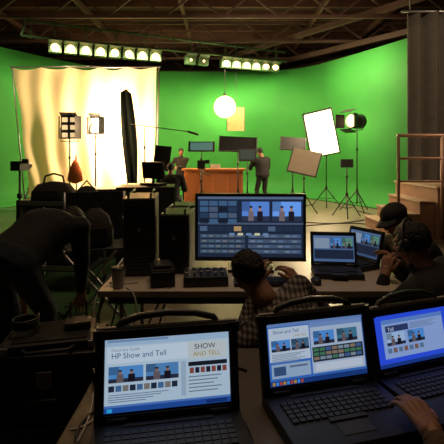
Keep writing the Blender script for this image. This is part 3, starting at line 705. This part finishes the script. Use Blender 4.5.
def person(name,pelvis,F,U,headfwd,headup,hands,feet,shirt,pants,shoe,vox=.013,fine=False,extras=(),hr=None,short=False,handn=None,curl=.45,epole=None,kpole=None,hairlen=0,sk=skin,bulk=1.0):
    pelvis=V(pelvis);F=V(F).normalized();R=F.cross(V((0,0,1))).normalized();U=V(U).normalized();R=(R-U*R.dot(U)).normalized(); Fc=U.cross(R)
    e=empty(name); segs=[]; b=MB()
    def C(a,bb,ra,rb,mi): b.cap(a,bb,ra,rb,shirt); segs.append((V(a),V(bb),ra,rb,mi))
    prof=[(-.10,.11,.09,0),(-.02,.168,.125,0),(.08,.158,.122,-.005),(.2,.155,.118,-.012),(.32,.178,.125,-.02),(.41,.19,.115,-.018),(.46,.155,.095,-.012),(.495,.10,.075,-.005),(.52,.06,.058,0)]
    b.loft([pelvis+U*t+Fc*o for t,_,_,o in prof],[(w_*bulk,d_*bulk) for _,w_,d_,_ in prof],R,Fc,shirt)
    segs.append((pelvis-U*.08,pelvis-U*.0,.13,.14,1)); segs.append((pelvis+U*.06,pelvis+U*.42,.15,.15,0)); segs.append((pelvis+U*.47,pelvis+U*.5,.075,.06,0))
    neck=pelvis+U*.5; hu=V(headup).normalized(); hc=neck+hu*.165+V(headfwd).normalized()*.025
    C(neck-U*.02,hc-hu*.07,.06,.052,2)
    for i,s in enumerate((-1,1)):
        sh=pelvis+U*.435+R*s*.185*bulk
        pole=(V(epole[i]) if epole else (R*s*.6-V((0,0,1))-Fc*.3))
        el,wr=ik(sh,hands[i],.285,.255,pole)
        C(pelvis+U*.43+R*s*.1,sh,.075*bulk,.066*bulk,0); C(sh,el,.062*bulk,.05*bulk,0); C(el,el+(wr-el)*.86,.049*bulk,.037,2 if short else 0); C(el+(wr-el)*.8,wr,.031,.027,2)
        hn=V(handn[i]) if handn else V((0,0,1))
        if abs((wr-el).normalized().dot(hn.normalized()))>.95: hn=Fc
        fd=(wr-el).normalized()
        if handn: fd=(fd-hn.normalized()*fd.dot(hn.normalized())*.8).normalized()
        hand(e,wr,fd,hn,(-s)*1,curl,fine,'hand_left' if i==0 else 'hand_right')
        hp=pelvis+R*s*.092-U*.03
        kn,an=ik(hp,V(feet[i])+V((0,0,.09)),.43,.42,(kpole[i] if kpole else F+V((0,0,.3))))
        C(hp,kn,.094,.066,1); C(kn,kn+(an-kn)*.35,.064,.062,1); C(kn+(an-kn)*.3,an,.062,.05,1)
        ft=V((F.x,F.y,0)).normalized(); g=V((0,0,1)); a0=V((an.x,an.y,an.z-.045))
        C(a0-ft*.03,a0+ft*.05,.042,.042,3); C(a0+ft*.03+g*-.004,a0+ft*.16-g*.008,.042,.034,3)
    remesh(b,'body',vox,3,e,segs,[shirt,pants,sk,shoe])
    head(e,hc,V(headfwd),hu,hr or hairm,extras,.0055 if fine else .007,hairlen,sk)
    return e
blk=mat('black_cotton',(.014,.013,.014),.9,scale=18,bump=.5)
blk2=mat('charcoal_cotton',(.03,.028,.03),.9,scale=18,bump=.5)
jean=mat('dark_jeans',(.02,.024,.035),.9,scale=30,bump=.4)
shoe=mat('black_shoes',(.015,.015,.015),.5)
brown=mat('brown_knit',(.13,.075,.045),.9,scale=60,bump=.5)
pl=plaid('plaid_shirt')
person('crew_member',(-1.27,2.5,.87),(.25,1,0),(.13,.47,.17),(.3,.55,-.75),(.15,.8,-.15),[(-1.42,3.0,.42),(-1.02,3.05,.46)],[(-1.42,2.55,0),(-1.12,2.62,0)],blk,jean,shoe,fine=True,bulk=1.12)
person('crew_member.001',(.56,2.0,.40),(-.15,1,0),(-.32,.12,.32),(-.25,.8,-.5),(-.35,.2,.8),[(.20,2.42,.77),(.44,2.42,.77)],[(.25,2.5,0),(.55,2.5,0)],pl,jean,shoe,fine=True,bulk=1.05)
person('crew_member.002',(1.70,3.26,.46),(-1,-.25,0),(-.29,-.03,.36),(-.85,-.35,-.4),(-.25,0,1),[(1.14,3.0,.80),(1.12,3.3,.82)],[(1.2,3.0,0),(1.2,3.3,0)],blk2,jean,shoe,fine=True,extras=('cap',),bulk=1.15)
person('crew_member.003',(1.40,2.20,.46),(-.55,.85,0),(-.25,.2,.35),(-.6,.7,-.25),(-.1,.1,1),[(.98,2.52,.79),(1.14,2.75,.80)],[(1.0,2.6,0),(1.25,2.85,0)],blk,jean,shoe,fine=True,extras=('headset',),bulk=1.18)
person('laptop_operator',(.95,.80,.5),(-.25,1,0),(-.05,.12,.47),(-.35,.9,-.3),(0,.1,1),[(.545,1.10,.78),(.88,1.26,.775)],[(.75,1.3,0),(1.0,1.3,0)],brown,jean,shoe,fine=True,handn=[(.05,-.1,1),(0,-.1,1)],curl=.3)
person('camera_operator',(1.17,12.1,.93),(-.5,.9,0),(-.05,.06,.5),(-.6,.8,-.35),(-.05,.05,1),[(.85,12.4,1.2),(1.15,12.5,1.2)],[(1.05,12.0,0),(1.33,12.1,0)],blk,blk,shoe,bulk=1.3)
person('seated_crew_member',(-1.17,9.5,.54),(.1,1,0),(.0,.08,.5),(.1,1,-.1),(0,0,1),[(-1.35,9.85,.7),(-.95,9.85,.7)],[(-1.35,9.95,0),(-.95,9.95,0)],blk,blk2,shoe,bulk=1.3)
person('presenter',(-1.3,13.35,.93),(.1,-1,0),(0,0,1),(.1,-1,-.1),(0,0,1),[(-1.42,13.15,1.12),(-1.5,13.15,1.1)],[(-1.2,13.35,0),(-1.4,13.35,0)],blk2,jean,shoe)
def stool(name,x,y,seat,rz=0):
    b=MB(); b.tube([(0,0,seat-.05),(0,0,seat-.04),(0,0,seat-.01),(0,0,seat)],[.15,.17,.17,.15],matte,24); b.tube([(0,0,.1),(0,0,seat-.04)],.025,steel,12)
    for k in range(5):
        a=k*2*math.pi/5; b.tube([(0,0,.1),(.24*math.cos(a),.24*math.sin(a),.05)],.014,blkmetal); b.ball((.24*math.cos(a),.24*math.sin(a),.025),.024,black,None,10,6)
    return b.obj(name,loc=(x,y,0),rz=rz)
stool('stool',.56,1.98,.30); stool('stool.001',1.72,3.26,.35); stool('stool.002',1.42,2.18,.35); stool('stool.003',.95,.78,.39); stool('stool.004',-1.17,9.48,.43)
# ---------------------------------------------------------------- lights
warm=(1,.66,.36)
cw=(1,.76,.42)
for (t,pw) in((.12,90),(.42,120),(.8,125)):
    p=A+D*(L*t)+N*.35+V((0,0,-.1)); light('AREA','cyc_wash',p,pw,cw,1.8,.3,target=p-N*1.5+V((0,0,-2.2)))
light('AREA','cyc_wash',(3.2,12.4,4.9),150,cw,2.2,.4,target=(4.4,13.4,1.6))
light('AREA','cyc_wash',(-6.0,10.5,4.9),32,cw,1.5,.4,target=(-7.4,11.5,2))
light('AREA','silk_backlight',(-2.85,12.3,2.1),520,(1,.72,.42),.9,2.4,target=(-2.85,11.5,2.1))
light('SPOT','silk_key',(-4.6,8.2,4.6),80,warm,.2,target=(-4.8,11.5,2.3),spot=1.0)
light('POINT','globe_glow',(GX,GY+.5,GZ),110,(1,.85,.42),.15)
light('POINT','globe_glow_front',(GX,GY-.6,GZ),80,(1,.74,.4),.15)
light('POINT','panel_glow',(-3.22,10.4,2.25),90,(1,.70,.38),.12)
light('POINT','wall_halo_fill',(3.3,12.6,2.5),90,(1,.80,.42),.15)  # added point light behind the softbox, makes a halo on the green wall
light('AREA','softbox_glow',(2.45,11.05,2.1),150,(1,.72,.42),.7,1.2,target=(1.0,9.8,.9))
light('SPOT','set_spot',(1.5,8,5.8),700,(1,.74,.46),.3,target=(1.8,10.2,0),spot=1.1)
light('SPOT','stage_fill',(2.8,4.6,5.6),700,(1,.72,.46),.3,target=(5.2,9.2,2.4),spot=1.0)  # added spot with no visible fixture, brightens platform and curtain
light('AREA','overhead_fill',(0,3.2,6.1),60,(1,.68,.42),2.5,2.5,target=(0,3.2,0))  # added ambient fill over the foreground tables, no fixture in view
light('AREA','truss_glow',(2,11,4.9),26,(1,.55,.36),5,2,target=(2,13,6.3))
